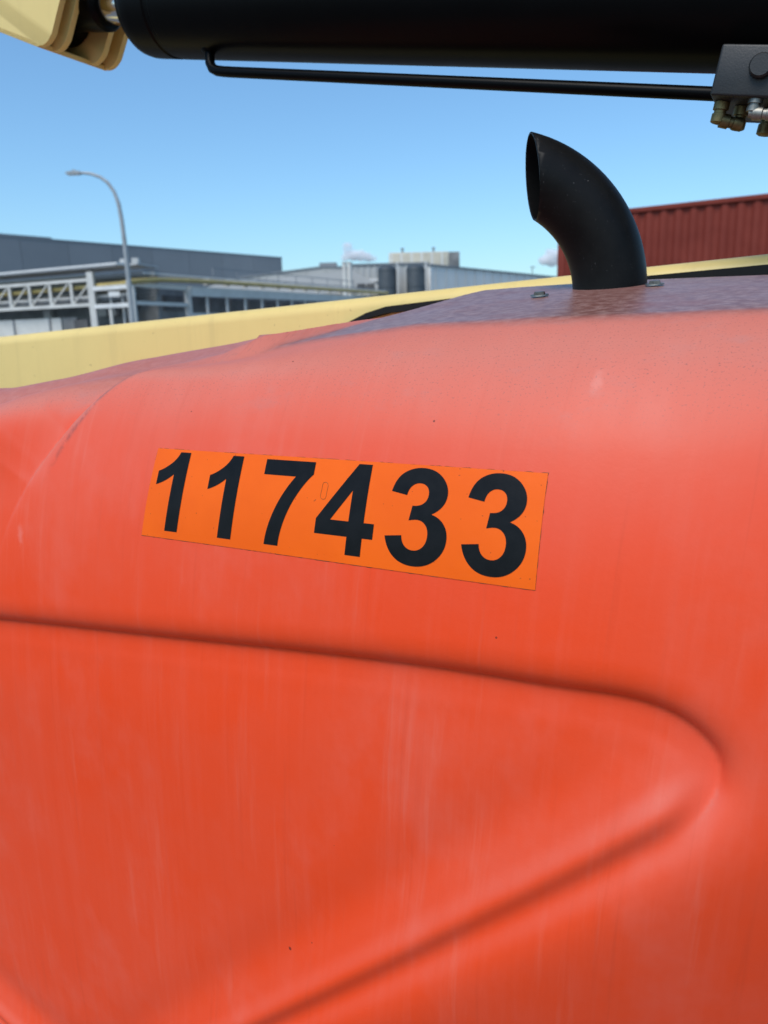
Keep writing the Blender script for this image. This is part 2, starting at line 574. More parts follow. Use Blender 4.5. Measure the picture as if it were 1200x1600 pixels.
u_ax = np.linspace(-1.05, .85, 640)
s_ax = np.concatenate([np.linspace(-1.1, -.88, 30)[:-1], np.linspace(-.88, .80, 590), np.linspace(.80, .95, 12)[1:]])
U, S = np.meshgrid(u_ax, s_ax)
P, N, PHI = base(U, S)
# waviness of the moulded panel
wob = 0.0012 * np.sin(U * 5.1 + 1.3 * np.sin(S * 4)) * np.sin(S * 6.3 + .7) + 0.0006 * np.sin(U * 13 + S * 9)
d_s, side_s, arc_s, L_s = poly_dist(U, S, STEP)
T_S = np.where(side_s > 0, d_s, -d_s)                 # + on the set-back side
P2, N2, PHI2 = base2(U, S)
wid = np.interp(arc_s, [L_s[0], L_s[14 * 3], L_s[14 * 6], L_s[-1]], [.06, .026, .011, .010])
xb = np.clip(T_S / wid, 0, 1)
kb = np.where(T_S > 0, 1 - np.sqrt(np.clip(1 - xb ** 2, 0, 1)), 0)
P = P * (1 - kb[..., None]) + P2 * kb[..., None]
N = N * (1 - kb[..., None]) + N2 * kb[..., None]
PHI = PHI * (1 - kb) + PHI2 * kb
D = pocket_disp(U, S) + step_disp(T_S, arc_s, L_s, wid) + shoulder_disp(U, S) * sstep(T_S, 0, .03) + wob
P = P + N * D[..., None]
nu, ns = len(u_ax), len(s_ax)
me = bpy.data.meshes.new('hood')
idx = np.arange(nu * ns).reshape(ns, nu)
quads = np.stack([idx[:-1, :-1], idx[:-1, 1:], idx[1:, 1:], idx[1:, :-1]], -1).reshape(-1, 4)
me.vertices.add(nu * ns)
me.vertices.foreach_set('co', P.reshape(-1).astype(np.float32))
me.loops.add(quads.size)
me.loops.foreach_set('vertex_index', quads.reshape(-1).astype(np.int32))
me.polygons.add(len(quads))
me.polygons.foreach_set('loop_start', np.arange(0, quads.size, 4, dtype=np.int32))
me.update(calc_edges=True)
uvl = me.uv_layers.new(name='metres')
uvs = np.stack([U, S], -1).reshape(-1, 2)[quads.reshape(-1)]
uvl.data.foreach_set('uv', uvs.reshape(-1).astype(np.float32))
du_ = np.gradient(P, axis=1)
ds_ = np.gradient(P, axis=0)
nn = np.cross(du_, ds_)
nn /= np.linalg.norm(nn, axis=-1, keepdims=True) + 1e-12
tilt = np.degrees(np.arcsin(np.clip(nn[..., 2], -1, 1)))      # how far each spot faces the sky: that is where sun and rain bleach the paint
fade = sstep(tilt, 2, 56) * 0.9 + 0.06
dirt_and_reflection = sstep(S + .002 * np.sin(U * 31) * np.sin(U * 13 + 1), .350, .396)
dirt_and_reflection = dirt_and_reflection * (1 - sstep(T_S, -.004, .012)) + .36 * sstep(T_S, .004, .03) * sstep(np.degrees(PHI2), 32, 85)  # set-back crest gets the same tone: dirt plus shade painted into the colour
fold_line = np.exp(-((T_S - .0045) / .0035) ** 2) * sstep(arc_s, L_s[14 * 2], L_s[14 * 5]) * (1 - sstep(arc_s, L_s[14 * 6], L_s[14 * 9]))
for nm, arr in (('fade', fade), ('dirt_and_reflection', dirt_and_reflection), ('fold_line', fold_line)):
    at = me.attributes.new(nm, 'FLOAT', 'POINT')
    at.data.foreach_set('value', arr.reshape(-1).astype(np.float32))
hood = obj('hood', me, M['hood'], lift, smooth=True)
hood['label'] = 'faded orange engine hood with a recessed panel and grimy top with a dark reflection painted in'

def on_hood(u, s, off=0.0):
    p, n, _ = base(np.array([float(u)]), np.array([float(s)]))
    w = 0.0012 * math.sin(u * 5.1 + 1.3 * math.sin(s * 4)) * math.sin(s * 6.3 + .7) + 0.0006 * math.sin(u * 13 + s * 9)
    return Vector(p[0] + n[0] * (off + w))

# end panels close the hood
for ue, sgn in ((-1.05, -1), (.85, 1)):
    pr = [on_hood(ue, s) if ue > 0 else Vector(base2(np.array([ue]), np.array([s]))[0][0]) + Vector((0, .02, -.03)) for s in np.linspace(-1.0, .80, 70)]
    poly = [(p.y, p.z) for p in pr] + [(pr[-1].y, pr[0].z)]
    prism('end_panel', poly, (0, 1, 0), (0, 0, 1), (ue, 0, 0), (sgn * .012, 0, 0), M['orange'], lift)

# --- number decal
DEC = [(-.3164, .1812), (.1459, .1810), (.1445, .0785), (-.3300, .0784)]   # tl tr br bl
def dec(a, b, off):
    tl, tr, br, bl = [np.array(q) for q in DEC]
    q = (tl * (1 - a) + tr * a) * b + (bl * (1 - a) + br * a) * (1 - b)
    return on_hood(q[0], q[1], off)

def decal_sheet(name, a0, a1, b0, b1, off, mat, parent, na=60, nb=16, ragged=0):
    vs, fs = [], []
    for j in range(nb + 1):
        for i in range(na + 1):
            a, b = a0 + (a1 - a0) * i / na, b0 + (b1 - b0) * j / nb
            if ragged and (i in (0, na) or j in (0, nb)):
                a += random.uniform(-1, 1) * ragged * .25
                b += random.uniform(-1, 1) * ragged
            vs.append(dec(a, b, off))
    for j in range(nb):
        for i in range(na):
            k = j * (na + 1) + i
            fs.append((k, k + 1, k + na + 2, k + na + 1))
    me = bpy.data.meshes.new(name)
    me.from_pydata(vs, [], fs)
    return obj(name, me, mat, parent, smooth=True)

decal = decal_sheet('number_decal', 0, 1, 0, 1, .0007, M['decal'], lift)
decal['label'] = 'orange rectangular sticker with black number 117433'
decal_sheet('grime_edge', -.0004, 1.0005, -.0035, 1.002, .0003, M['line'], decal, 120, 24, .0045)

def quad_path(cmds):
    """outline commands in font units to poly loops: M, L, Q (control, end), T (smooth end)"""
    loops, cur, ctrl = [], [], None
    for c in cmds:
        k, v = c[0], c[1:]
        if k == 'M':
            cur = [v]
            loops.append(cur)
            ctrl = None
        elif k == 'L':
            cur.append(v)
            ctrl = None
        else:
            p0 = cur[-1]
            if k == 'Q':
                cp, p1 = v[:2], v[2:]
            else:
                cp, p1 = (2 * p0[0] - ctrl[0], 2 * p0[1] - ctrl[1]), v
            for i in range(1, 9):
                t = i / 8
                cur.append(((1 - t) ** 2 * p0[0] + 2 * t * (1 - t) * cp[0] + t * t * p1[0], (1 - t) ** 2 * p0[1] + 2 * t * (1 - t) * cp[1] + t * t * p1[1]))
            ctrl = cp
    return loops

GLYPH = {
    '1': [('M', 807, 0), ('L', 526, 0), ('L', 526, 1059), ('Q', 372, 915, 163, 846), ('L', 163, 1101), ('Q', 273, 1137, 402, 1237.5), ('T', 579, 1472), ('L', 807, 1472)],
    '7': [('M', 87, 1193), ('L', 87, 1454), ('L', 1050, 1454), ('L', 1050, 1249), ('Q', 931, 1132, 808, 913), ('T', 620, 447), ('T', 557, 0), ('L', 286, 0), ('Q', 292, 297, 408, 617), ('T', 721, 1193)],
    '4': [('M', 638, 0), ('L', 638, 295), ('L', 38, 295), ('L', 38, 541), ('L', 674, 1472), ('L', 910, 1472), ('L', 910, 542), ('L', 1092, 542), ('L', 1092, 295), ('L', 910, 295), ('L', 910, 0),
          ('M', 638, 542), ('L', 638, 1043), ('L', 301, 542)],
    '3': [('M', 77, 388), ('L', 349, 421), ('Q', 362, 317, 419, 262), ('T', 557, 207), ('Q', 644, 207, 703.5, 273), ('T', 763, 451), ('Q', 763, 557, 706, 619), ('T', 567, 681), ('Q', 513, 681, 438, 660),
          ('L', 469, 889), ('Q', 583, 886, 643, 938.5), ('T', 703, 1078), ('Q', 703, 1152, 659, 1196), ('T', 542, 1240), ('Q', 470, 1240, 419, 1190), ('T', 357, 1044), ('L', 98, 1088),
          ('Q', 125, 1223, 180.5, 1303.5), ('T', 335.5, 1430), ('T', 556, 1476), ('Q', 767, 1476, 894, 1341), ('Q', 999, 1231, 999, 1093), ('Q', 999, 896, 784, 780),
          ('Q', 912, 752, 989, 656.5), ('T', 1066, 426), ('Q', 1066, 235, 926, 100), ('T', 578, -35), ('Q', 381, -35, 251.5, 78), ('T', 77, 388)],
}
def digit(ch, a0, a1):
    loops = quad_path(GLYPH[ch])
    xs = [p[0] for l in loops for p in l]
    x0, x1 = min(xs), max(xs)
    cu = bpy.data.curves.new('glyph', 'CURVE')
    cu.dimensions = '2D'
    cu.fill_mode = 'BOTH'
    for l in loops:
        if math.dist(l[0], l[-1]) < 1e-6:
            l = l[:-1]
        sp = cu.splines.new('POLY')
        sp.points.add(len(l) - 1)
        for q, p in zip(sp.points, l):
            q.co = ((p[0] - x0) / (x1 - x0), p[1] / 1472, 0, 1)
        sp.use_cyclic_u = True
    tmp = bpy.data.objects.new('glyph', cu)
    col.objects.link(tmp)
    bpy.context.view_layer.update()
    dg = bpy.context.evaluated_depsgraph_get()
    me0 = bpy.data.meshes.new_from_object(tmp.evaluated_get(dg))
    bm = bmesh.new()
    bm.from_mesh(me0)
    bpy.data.objects.remove(tmp)
    bpy.data.curves.remove(cu)
    bpy.data.meshes.remove(me0)
    bmesh.ops.remove_doubles(bm, verts=bm.verts, dist=1e-5)
    for no in ((0, 1, 0), (1, 0, 0)):
        for k in range(1, 16):
            g = bm.verts[:] + bm.edges[:] + bm.faces[:]
            c = k / 16 + .0003
            bmesh.ops.bisect_plane(bm, geom=g, plane_co=(c, c, 0), plane_no=no, dist=1e-5)
    for v in bm.verts:
        v.co = dec(a0 + (a1 - a0) * v.co.x, .085 + .885 * v.co.y, .0011)
    bmesh.ops.remove_doubles(bm, verts=bm.verts, dist=1e-6)
    me = bpy.data.meshes.new('digit')
    bm.to_mesh(me)
    bm.free()
    return obj('digit', me, M['digit'], decal)
for ch, a0, a1 in (('1', .021, .112), ('1', .186, .276), ('7', .344, .479), ('4', .503, .648), ('3', .676, .814), ('3', .846, .976)):
    digit(ch, a0, a1)

# scribbled pen mark
pm = []
for i in range(30):
    t = i / 29 * 2 * math.pi * 1.35
    pm.append(dec(.5135 + .0085 * math.cos(t + .4) + .0015 * math.sin(3 * t), .685 + .085 * math.sin(t + .4), .0009))
tube('pen_mark', pm, .00022, M['pen'], decal, 6)

# --- exhaust: a bent pipe cut off at a slant
exh_base = Vector((.0946, .46, 1.794))
inv = Matrix.Rotation(TH, 3, 'Z')                     # world direction -> machine direction
e1 = inv @ Vector((-math.cos(R(-1.9)), -math.sin(R(-1.9)), 0))
kz = Vector((0, 0, 1))
RB, RP = .1584, .0475
pts = [exh_base + kz * z for z in (-.14, -.05, -.02)]
for i in range(33):
    a = R(96) * i / 32
    pts.append(exh_base + e1 * (RB * (1 - math.cos(a))) + kz * (RB * math.sin(a)))
bm = bmesh.new()
sweep(bm, pts, RP, 48, cap=False)
cc = exh_base + e1 * RB
def on_bend(a, rr, dv=0):
    return cc - e1 * (rr * math.cos(R(a))) + kz * (rr * math.sin(R(a)))
pa, pb = on_bend(76, RB + RP), on_bend(58, RB - RP)
side = e1.cross(kz).normalized()
if side.y > 0:
    side = -side
# the cut is turned a little so that the mouth shows
axis2 = (side * -1 + e1 * 0.02).normalized()
nrm = (pa - pb).cross(axis2).normalized()
if nrm.dot(e1) < 0:
    nrm = -nrm
bmesh.ops.bisect_plane(bm, geom=bm.verts[:] + bm.edges[:] + bm.faces[:], plane_co=(pa + pb) / 2, plane_no=nrm, clear_outer=True, dist=1e-6)
exh = obj('exhaust_pipe', bm_mesh(bm, 'exhaust_pipe'), M['exhaust'], lift, smooth=True)
so = exh.modifiers.new('wall', 'SOLIDIFY')
so.thickness = .0025
so.offset = -1
exh.data.materials.append(M['soot'])
so.material_offset = 1
so.material_offset_rim = 0
exh['label'] = 'black curved exhaust pipe with a slanted open mouth'

# flange bolts at the pipe's foot
def bolt(loc, nrm, r, h, mat, parent, name='bolt', washer=True):
    nrm = Vector(nrm).normalized()
    q = nrm.to_track_quat('Z', 'Y').to_matrix().to_4x4()
    q.translation = loc
    bm = bmesh.new()
    bmesh.ops.create_cone(bm, cap_ends=True, segments=6, radius1=r, radius2=r, depth=h, matrix=q @ Matrix.Translation((0, 0, h / 2)))
    bmesh.ops.bevel(bm, geom=bm.edges[:], offset=r * .12, segments=2, affect='EDGES')
    o = obj(name, bm_mesh(bm, name), mat, parent, smooth=True, auto=30)
    if washer:
        bm = bmesh.new()
        bmesh.ops.create_cone(bm, cap_ends=True, segments=24, radius1=r * 1.55, radius2=r * 1.5, depth=h * .3, matrix=q @ Matrix.Translation((0, 0, h * .05)))
        obj('washer', bm_mesh(bm, 'washer'), mat, o, smooth=True, auto=30)
    return o
tn = base(np.array([.1]), np.array([.6]))[1][0]
for (u, s) in ((.028, .585), (.158, .640)):
    bolt(on_hood(u, s, .002), tn, .0075, .0045, M['zinc'], lift)

# --- lower boom behind the hood
def lb(u):
    return 1.8320 + .0463 * (u + .0)
A = Vector((-2.4, .62, lb(-2.4)))
B = Vector((1.7, .62, lb(1.7)))
ax = (B - A).normalized()
upx = Vector((-ax.z, 0, ax.x))
bp = round_poly([(0, 0), (.27, 0), (.27, -.34), (0, -.34)], [.022] * 4, 6)
lbm = prism('lower_boom', bp, (0, 1, 0), tuple(upx), tuple(A), tuple(B - A), M['cream'], lift)
lbm['label'] = 'cream painted lower boom passing behind the orange hood'

# narrow black strip in front of the boom's flank
sp_ = [(-.42, 1.762), (-.36, 1.7856), (-.32, 1.795), (-.028, 1.8146), (.115, 1.8218), (.274, 1.828), (1.0, 1.859), (1.0, 1.846), (.274, 1.815), (-.028, 1.802), (-.32, 1.784), (-.36, 1.776), (-.41, 1.758)]
prism('black_strip', sp_, (1, 0, 0), (0, 0, 1), (0, .600, 0), (0, .022, 0), M['rubber'], lift)

# --- lift cylinder above
C0 = Vector((-.80, .58, 2.3528))
C1 = Vector((.62, .58, 2.0804))
cx = (C1 - C0).normalized()
cu_ = Vector((-cx.z, 0, cx.x))
RC = .087
prof = [(0, .0), (0, RC * .80), (.004, RC * .90), (.012, RC * .965), (.024, RC * .995), (.036, RC), (.075, RC), (.078, RC * .975), (.088, RC * .975), (.091, RC)]
bm = bmesh.new()
pts = [C0 + cx * t for t, r in prof] + [C0 + cx * t for t in (.3, .7, 1.1, 1.446)]
rad = [max(r, .001) for t, r in prof] + [RC] * 4
# profile rings need a fixed axis
def lathe(name, O, axis, prof, mat, parent, n=48):
    axis = Vector(axis).normalized()
    ref = Vector((0, 1, 0)) if abs(axis.y) < .8 else Vector((1, 0, 0))
    a = (ref - axis * ref.dot(axis)).normalized()
    b = axis.cross(a)
    bm = bmesh.new()
    rings = []
    for t, r in prof:
        rings.append([bm.verts.new(Vector(O) + axis * t + (a * math.cos(2 * math.pi * k / n) + b * math.sin(2 * math.pi * k / n)) * max(r, 1e-4)) for k in range(n)])
    for p, q in zip(rings, rings[1:]):
        for k in range(n):
            bm.faces.new((p[k], p[(k + 1) % n], q[(k + 1) % n], q[k]))
    bm.faces.new(rings[0][::-1])
    bm.faces.new(rings[-1])
    return obj(name, bm_mesh(bm, name), mat, parent, smooth=True, auto=35)
bm.free()
cyl = lathe('lift_cylinder', C0, cx, prof[1:] + [(.3, RC), (.7, RC), (1.1, RC), (1.5, RC), (1.9, RC), (1.93, RC * .9), (1.95, RC * .6)], M['black'], lift, 64)
cyl['label'] = 'black hydraulic cylinder barrel running over the hood'
lathe('rod', C0 - cx * .20, cx, [(0, .031), (.005, .034), (.23, .034)], M['chrome'], cyl, 40)
lathe('rod_eye', C0 - cx * .235 + Vector((0, -.034, 0)), (0, 1, 0), [(0, .060), (.005, .066), (.066, .066), (.070, .060)], M['black'], cyl, 40)
lathe('base_lug', C0 + cx * 2.0 + Vector((0, -.05, 0)), (0, 1, 0), [(0, .070), (.005, .075), (.095, .075), (.10, .070)], M['black'], cyl, 32)
lathe('rod_neck', C0 - cx * .20, cx, [(0, .045), (.10, .045), (.106, .040)], M['black'], cyl, 32)
# oil line
vt = .545
ol = [Vector((-.634, .56, 2.236 + .02)), Vector((-.634, .555, 2.232)), Vector((-.632, .552, 2.218)), Vector((-.626, .55, 2.2085)), Vector((-.615, .549, 2.2025)), Vector((-.600, .548, 2.1985)), Vector((-.580, .547, 2.194))]
ol += [Vector((-.58 + (.2 + .58) * t, .547, 2.194 + (2.0385 - 2.194) * t)) for t in np.linspace(.1, 1, 10)]
tube('oil_line', ol, .0085, M['black'], cyl, 16)
lathe('line_boss', Vector((-.634, .562, 2.27)), (0, -.05, -1), [(0, .018), (.03, .018), (.034, .015)], M['black'], cyl, 24)

# manifold block at the cylinder's foot
blk = empty('valve_block', (0, 0, 0))
blk.parent = lift
ay = Vector((0, 1, 0))
Mb = Matrix((cx, ay, cu_)).transposed().to_4x4()
Mb.translation = Vector((.212, .478, 2.078))
bb = box('block_body', (0, 0, -.058), (.135, .145, -.002), M['black_block'], blk, .003, Mb)
lathe('bolt', Mb @ Vector((.050, .002, -.026)), (0, -1, 0), [(0, .0135), (.010, .0135), (.0125, .0115)], M['black_block'], blk, 24)
def fitting(lx, ly, lz, dr, r, L, mat, nm='fitting'):
    L *= .66
    r *= .85
    o = Mb @ Vector((lx, ly, lz))
    d = (Mb.to_3x3() @ Vector(dr)).normalized()
    return lathe(nm, o, d, [(0, r * .7), (L * .12, r * .7), (L * .14, r), (L * .45, r), (L * .48, r * .78), (L * .6, r * .78), (L * .62, r * .95), (L * .95, r * .95), (L, r * .7)], mat, blk, 12)
fitting(.012, .03, -.055, (0, 0, -1), .011, .042, M['brass'])
fitting(.034, .05, -.055, (0, 0, -1), .011, .046, M['brass'])
fitting(.052, .012, -.055, (0, 0, -1), .010, .026, M['zinc'])
fitting(.048, .012, -.073, (1, 0, 0), .0095, .05, M['zinc'])
fitting(.066, .06, -.055, (0, 0, -1), .012, .050, M['brass'])
fitting(.010, .03, -.078, (1, .3, -.1), .010, .05, M['brass'])
h0 = Mb @ Vector((.075, .012, -.073))
tube('hose', [h0, h0 + Vector((.06, 0, -.004)), h0 + Vector((.14, .03, -.01)), h0 + Vector((.35, .08, -.05)), h0 + Vector((.7, .09, -.13)), h0 + Vector((1.0, .12, -.20))], .010, M['hose'], blk, 14)
h1 = Mb @ Vector((.085, .06, -.070))
tube('hose', [h1 + Vector((-.012, 0, 0)), h1 + Vector((.03, 0, -.004)), h1 + Vector((.10, .0, -.012)), h1 + Vector((.35, .04, -.06)), h1 + Vector((.7, .05, -.14)), h1 + Vector((1.0, .08, -.21))], .012, M['hose'], blk, 14)

# bracket plates that carry the rod end
bk = empty('rod_bracket', (0, 0, 0))
bk.parent = lift
pl = [(-1.75, 2.622), (-.975, 2.285), (-.62, 2.84), (-1.75, 2.84)]
plr = round_poly(pl, [.0, .040, 0, 0], 8)
for v in (.497, .530, .618, .655):
    prism('plate', plr, (1, 0, 0), (0, 0, 1), (0, v, 0), (0, .012, 0), M['cream'], bk, .0015)
bd = (Vector((-.975, 0, 2.285)) - Vector((-1.75, 0, 2.622))).normalized()
Mq = Matrix((bd, Vector((0, 1, 0)), Vector((-bd.z, 0, bd.x)))).transposed().to_4x4()
Mq.translation = Vector((-1.745, .497, 2.627))
box('bottom_plate', (0, 0, -.008), (.815, .165, .001), M['cream'], bk, .001, Mq)

# upper boom that the cylinder lifts, above the frame
a0 = Vector((-2.4, .44, lb(0) + 1.20))
a1 = Vector((2.2, .44, lb(0) + .62))
dz = (a1 - a0)
uu = Vector((-dz.z, 0, dz.x)).normalized()
ub = round_poly([(0, 0), (.28, 0), (.28, .34), (0, .34)], [.02] * 4, 5)
prism('upper_boom', ub, (0, 1, 0), tuple(uu), tuple(a0), tuple(dz), M['cream'], lift)

# turntable, chassis and wheels below the hood
box('turntable', (-1.6, .16, .62), (1.2, 1.1, .80), M['orange'], lift, .02)
box('chassis', (-1.9, .32, .38), (1.7, .94, .615), M['cream'], lift, .03)
for wx in (-1.75, 1.55):
    for wy in (.05, .95):
        w = lathe('wheel', (wx, wy, .45), (0, 1, 0), [(0, .30), (.02, .40), (.06, .45), (.20, .45), (.24, .40), (.26, .30)], M['rubber'], lift, 40)
        lathe('rim', (wx, wy - .012, .45), (0, 1, 0), [(0, .10), (.006, .22), (.02, .27), (.26, .27), (.28, .20)], M['cream'], w, 32)

# ------------------------------------------------------------------ shipping container on a trailer
def container_mat():
    mt, nt, bs = new_mat('container_red')
    tc = nd(nt, 'ShaderNodeTexCoord').outputs['Object']
    f = noise(nt, tc, 1.2, 5, 0.6)
    c = mixc(nt, ramp(nt, f, 0.3, 0.7), (0.165, 0.026, 0.016), (0.205, 0.036, 0.023))
    st = noise(nt, tc, 1, 3, 0.6, sc=(9, 9, .7))
    c = mixc(nt, math_n(nt, 'MULTIPLY', ramp(nt, st, .55, .8), .35), c, (0.15, 0.045, 0.032))
    nt.links.new(c, bs.inputs['Base Color'])
    bs.inputs['Roughness'].default_value = .6
    bs.inputs['Specular IOR Level'].default_value = .2
    return mt
M['container'] = container_mat()
ca, cb = Vector((3.80, 17.0, 0)), Vector((7.10, 14.8, 0))
cdir = (cb - ca).normalized()
cont = empty('shipping_container', ca + Vector((0, 0, 1.46)), math.atan2(cdir.y, cdir.x))
tag(cont, 'dark red corrugated shipping container behind the exhaust pipe', 'shipping container')
CL, CW, CH = 6.06, 2.44, 2.59
def corr(L, H, pitch=.278, dep=.046):
    xs, ys = [], []
    x = 0
    prof = [(0, 0), (.07, 0), (.139, dep), (.209, dep), (.278, 0)]
    while x < L - pitch * .5:
        for px, py in prof[:-1]:
            xs.append(min(x + px * pitch / .278, L)); ys.append(py)
        x += pitch
    xs.append(L); ys.append(0)
    vs = [(a, b, 0) for a, b in zip(xs, ys)] + [(a, b, H) for a, b in zip(xs, ys)]
    n = len(xs)
    fs = [(i, i + 1, n + i + 1, n + i) for i in range(n - 1)]
    me = bpy.data.meshes.new('corrugated_panel')
    me.from_pydata(vs, [], fs)
    return me
pan = corr(CL - .3, CH - .22)
for y, rz in ((.03, 0), (CW - .03, math.pi)):
    o = obj('side_panel', pan, M['container'], cont)
    o.location = (.15 if rz == 0 else CL - .15, y, .13)
    o.rotation_euler = (0, 0, rz)
pan2 = corr(CW - .3, CH - .22)
for x, rz in ((.03, -math.pi / 2), (CL - .03, math.pi / 2)):
    o = obj('end_panel', pan2, M['container'], cont)
    o.location = (x, CW - .15 if rz < 0 else .15, .13)
    o.rotation_euler = (0, 0, rz)
for y in (0, CW - .1):
    box('top_rail', (.14, y, CH - .10), (CL - .14, y + .1, CH - .01), M['container'], cont, .008)
    box('bottom_rail', (.14, y, .01), (CL - .14, y + .1, .14), M['container'], cont, .008)
for x in (0, CL - .1):
    box('top_rail', (x, .16, CH - .10), (x + .1, CW - .16, CH - .01), M['container'], cont, .008)
    box('bottom_rail', (x, .16, .01), (x + .1, CW - .16, .14), M['container'], cont, .008)
for x in (0, CL - .16):
    for y in (0, CW - .16):
        box('corner_post', (x, y, .12), (x + .16, y + .16, CH - .12), M['container'], cont, .01)
        for z in (0, CH - .12):
            box('corner_casting', (x - .004, y - .004, z), (x + .166, y + .166, z + .12), M['container'], cont, .012)
box('roof_panel', (.1, .1, CH - .05), (CL - .1, CW - .1, CH - .03), M['container'], cont)
box('floor_panel', (.1, .1, .1), (CL - .1, CW - .1, .13), M['container'], cont)
tr = empty('container_trailer', ca, math.atan2(cdir.y, cdir.x))
tag(tr, 'black flat trailer carrying the dark red shipping container', 'trailer')
for y in (.6, 1.7):
    box('frame_rail', (-.3, y, 1.15), (7.5, y + .14, 1.452), M['black_block'], tr, .01)
for x in (.02, 2, 4, 5.9):
    box('cross_member', (x, 0, 1.30), (x + .15, .598, 1.448), M['black_block'], tr, .01)
for x in (.9, 2.2):
    for y in (.0, 2.12):
        lathe('wheel', (x, y, .5), (0, 1, 0), [(0, .35), (.03, .47), (.06, .5), (.26, .5), (.29, .47), (.32, .35)], M['rubber'], tr, 32)
    box('axle', (x - .06, .3, .44), (x + .06, 2.14, .56), M['black_block'], tr)
    box('suspension', (x - .1, .61, .55), (x + .1, .73, 1.16), M['black_block'], tr)
    box('suspension', (x - .1, 1.71, .55), (x + .1, 1.83, 1.16), M['black_block'], tr)
for y in (.62, 1.72):
    box('landing_leg', (6.3, y, 0), (6.42, y + .1, 1.16), M['black_block'], tr)

# ------------------------------------------------------------------ street lamp
M['galv'] = plain('galvanised', (0.36, 0.37, 0.37), 0.5, 0.3, vary=0.1, scale=3)
M['glass_lamp'] = plain('lamp_glass', (0.55, 0.56, 0.55), 0.2)
lamp = empty('street_lamp', (-10.25, 33, 0))
tag(lamp, 'tall grey street lamp with a curved arm', 'street lamp')
pp = [(0, 0, 0), (0, 0, 2), (0, 0, 4), (-.02, 0, 5.6), (-.05, 0, 6.5), (-.11, 0, 7.1), (-.24, 0, 7.55), (-.46, 0, 7.90), (-.75, 0, 8.12), (-1.10, 0, 8.25), (-1.45, 0, 8.29), (-1.60, 0, 8.29)]
tube('pole', pp, [.115, .11, .10, .092, .085, .078, .07, .065, .06, .055, .05, .05], M['galv'], lamp, 14)
box('base_plate', (-.2, -.2, 0), (.2, .2, .03), M['galv'], lamp)
hd = prism('lamp_head', round_poly([(-2.10, 8.26), (-1.5, 8.23), (-1.5, 8.35), (-1.75, 8.37), (-2.06, 8.32)], [.02, .02, .03, .05, .02], 3), (1, 0, 0), (0, 0, 1), (0, -.11, 0), (0, .22, 0), M['galv'], lamp)
box('lens', (-2.02, -.09, 8.215), (-1.6, .09, 8.245), M['glass_lamp'], hd)
box('sensor', (-1.80, -.03, 8.37), (-1.74, .03, 8.43), M['galv'], hd)

# ------------------------------------------------------------------ far buildings
def ribbed(name, colr, scale=3.0, rough=.6, depth=.03, axis='u'):
    return plain(name, colr, rough, vary=.06, scale=.4)
M['slate'] = plain('slate_cladding', (0.225, 0.235, 0.245), 0.55, vary=0.05, scale=.15)
M['slate2'] = plain('slate_cladding_b', (0.24, 0.25, 0.26), 0.55, vary=0.05, scale=.15)
M['slate_trim'] = plain('slate_trim', (0.20, 0.215, 0.23), 0.5)
M['hall'] = plain('hall_cladding', (0.42, 0.42, 0.40), 0.6, vary=.06, scale=.3)
M['hall2'] = plain('hall_cladding_b', (0.48, 0.48, 0.46), 0.6, vary=.06, scale=.3)
M['roof'] = plain('roof_sheet', (0.42, 0.42, 0.41), 0.6, vary=.06, scale=.2)
M['steel'] = plain('pale_steel', (0.62, 0.60, 0.55), 0.55, vary=.08, scale=1)
M['steel_w'] = plain('white_steel', (0.70, 0.69, 0.66), 0.55, vary=.06, scale=1)
M['yellow'] = plain('yellow_pipe', (0.42, 0.32, 0.11), 0.5, vary=.12, scale=1)
M['dark'] = plain('dark_opening', (0.10, 0.10, 0.10), 0.8, vary=.3, scale=1)
M['shade'] = plain('grey_cladding', (0.20, 0.20, 0.195), 0.7, vary=.25, scale=.8)
M['tank'] = plain('tank_dark', (0.055, 0.065, 0.072), 0.5, vary=.15, scale=.8)
M['beige'] = plain('beige_sheet', (0.60, 0.55, 0.44), 0.6, vary=.1, scale=.6)

# dark warehouse: wall panels along the front
wa, wb = Vector((-60.5, 71.5, 0)), Vector((-15.0, 126.5, 0))
wd = (wb - wa).normalized()
wlen = (wb - wa).length
wh = empty('warehouse', wa, math.atan2(wd.y, wd.x))
tag(wh, 'long slate grey windowless warehouse behind the street lamp', 'warehouse')
npan = 12
pw = wlen / npan
for i in range(npan):
    box('wall_panel', (i * pw + .02, 0, 0), ((i + 1) * pw - .02, .2, 13.6), M['slate'] if i % 2 else M['slate2'], wh)
box('back_wall', (0, .21, 0), (wlen, 40, 13.45), M['slate'], wh)
box('parapet', (-.1, -.06, 13.6), (wlen + .06, .3, 13.78), M['slate_trim'], wh)
box('roof_plant', (wlen * .20, 3, 13.45), (wlen * .495, 6, 14.35), M['slate_trim'], wh)

# grey halls
hl = empty('factory_hall', (-19, 95, 0))
tag(hl, 'low pale grey factory hall with a shallow sloped roof beside the white ducts', 'factory hall')
prism('wall', [(0, 0), (16.6, 0), (16.6, 9.0), (13.0, 9.25), (0, 8.25)], (1, -.25, 0), (0, 0, 1), (0, 0, 0), (2, 30, 0), M['hall'], hl)
for i in range(7):
    x = 1.2 + i * 2.35
    zt = 8.25 + min(x, 13) / 13 * 1.0 - .1
    beam('rib', (x, -.25 * x - .05, 0), (x, -.25 * x - .05, zt), .10, .12, M['hall2'], hl, (0, 1, 0))
prism('roof_edge', [(-.2, 8.26), (13.0, 9.26), (16.7, 9.0), (16.7, 9.14), (13.0, 9.42), (-.2, 8.42)], (1, -.25, 0), (0, 0, 1), (0, -.12, 0), (.02, .3, 0), M['slate_trim'], hl)
box('roof_unit', (12.2, -1.0, 9.3), (14.2, 1.2, 9.95), M['slate'], hl)
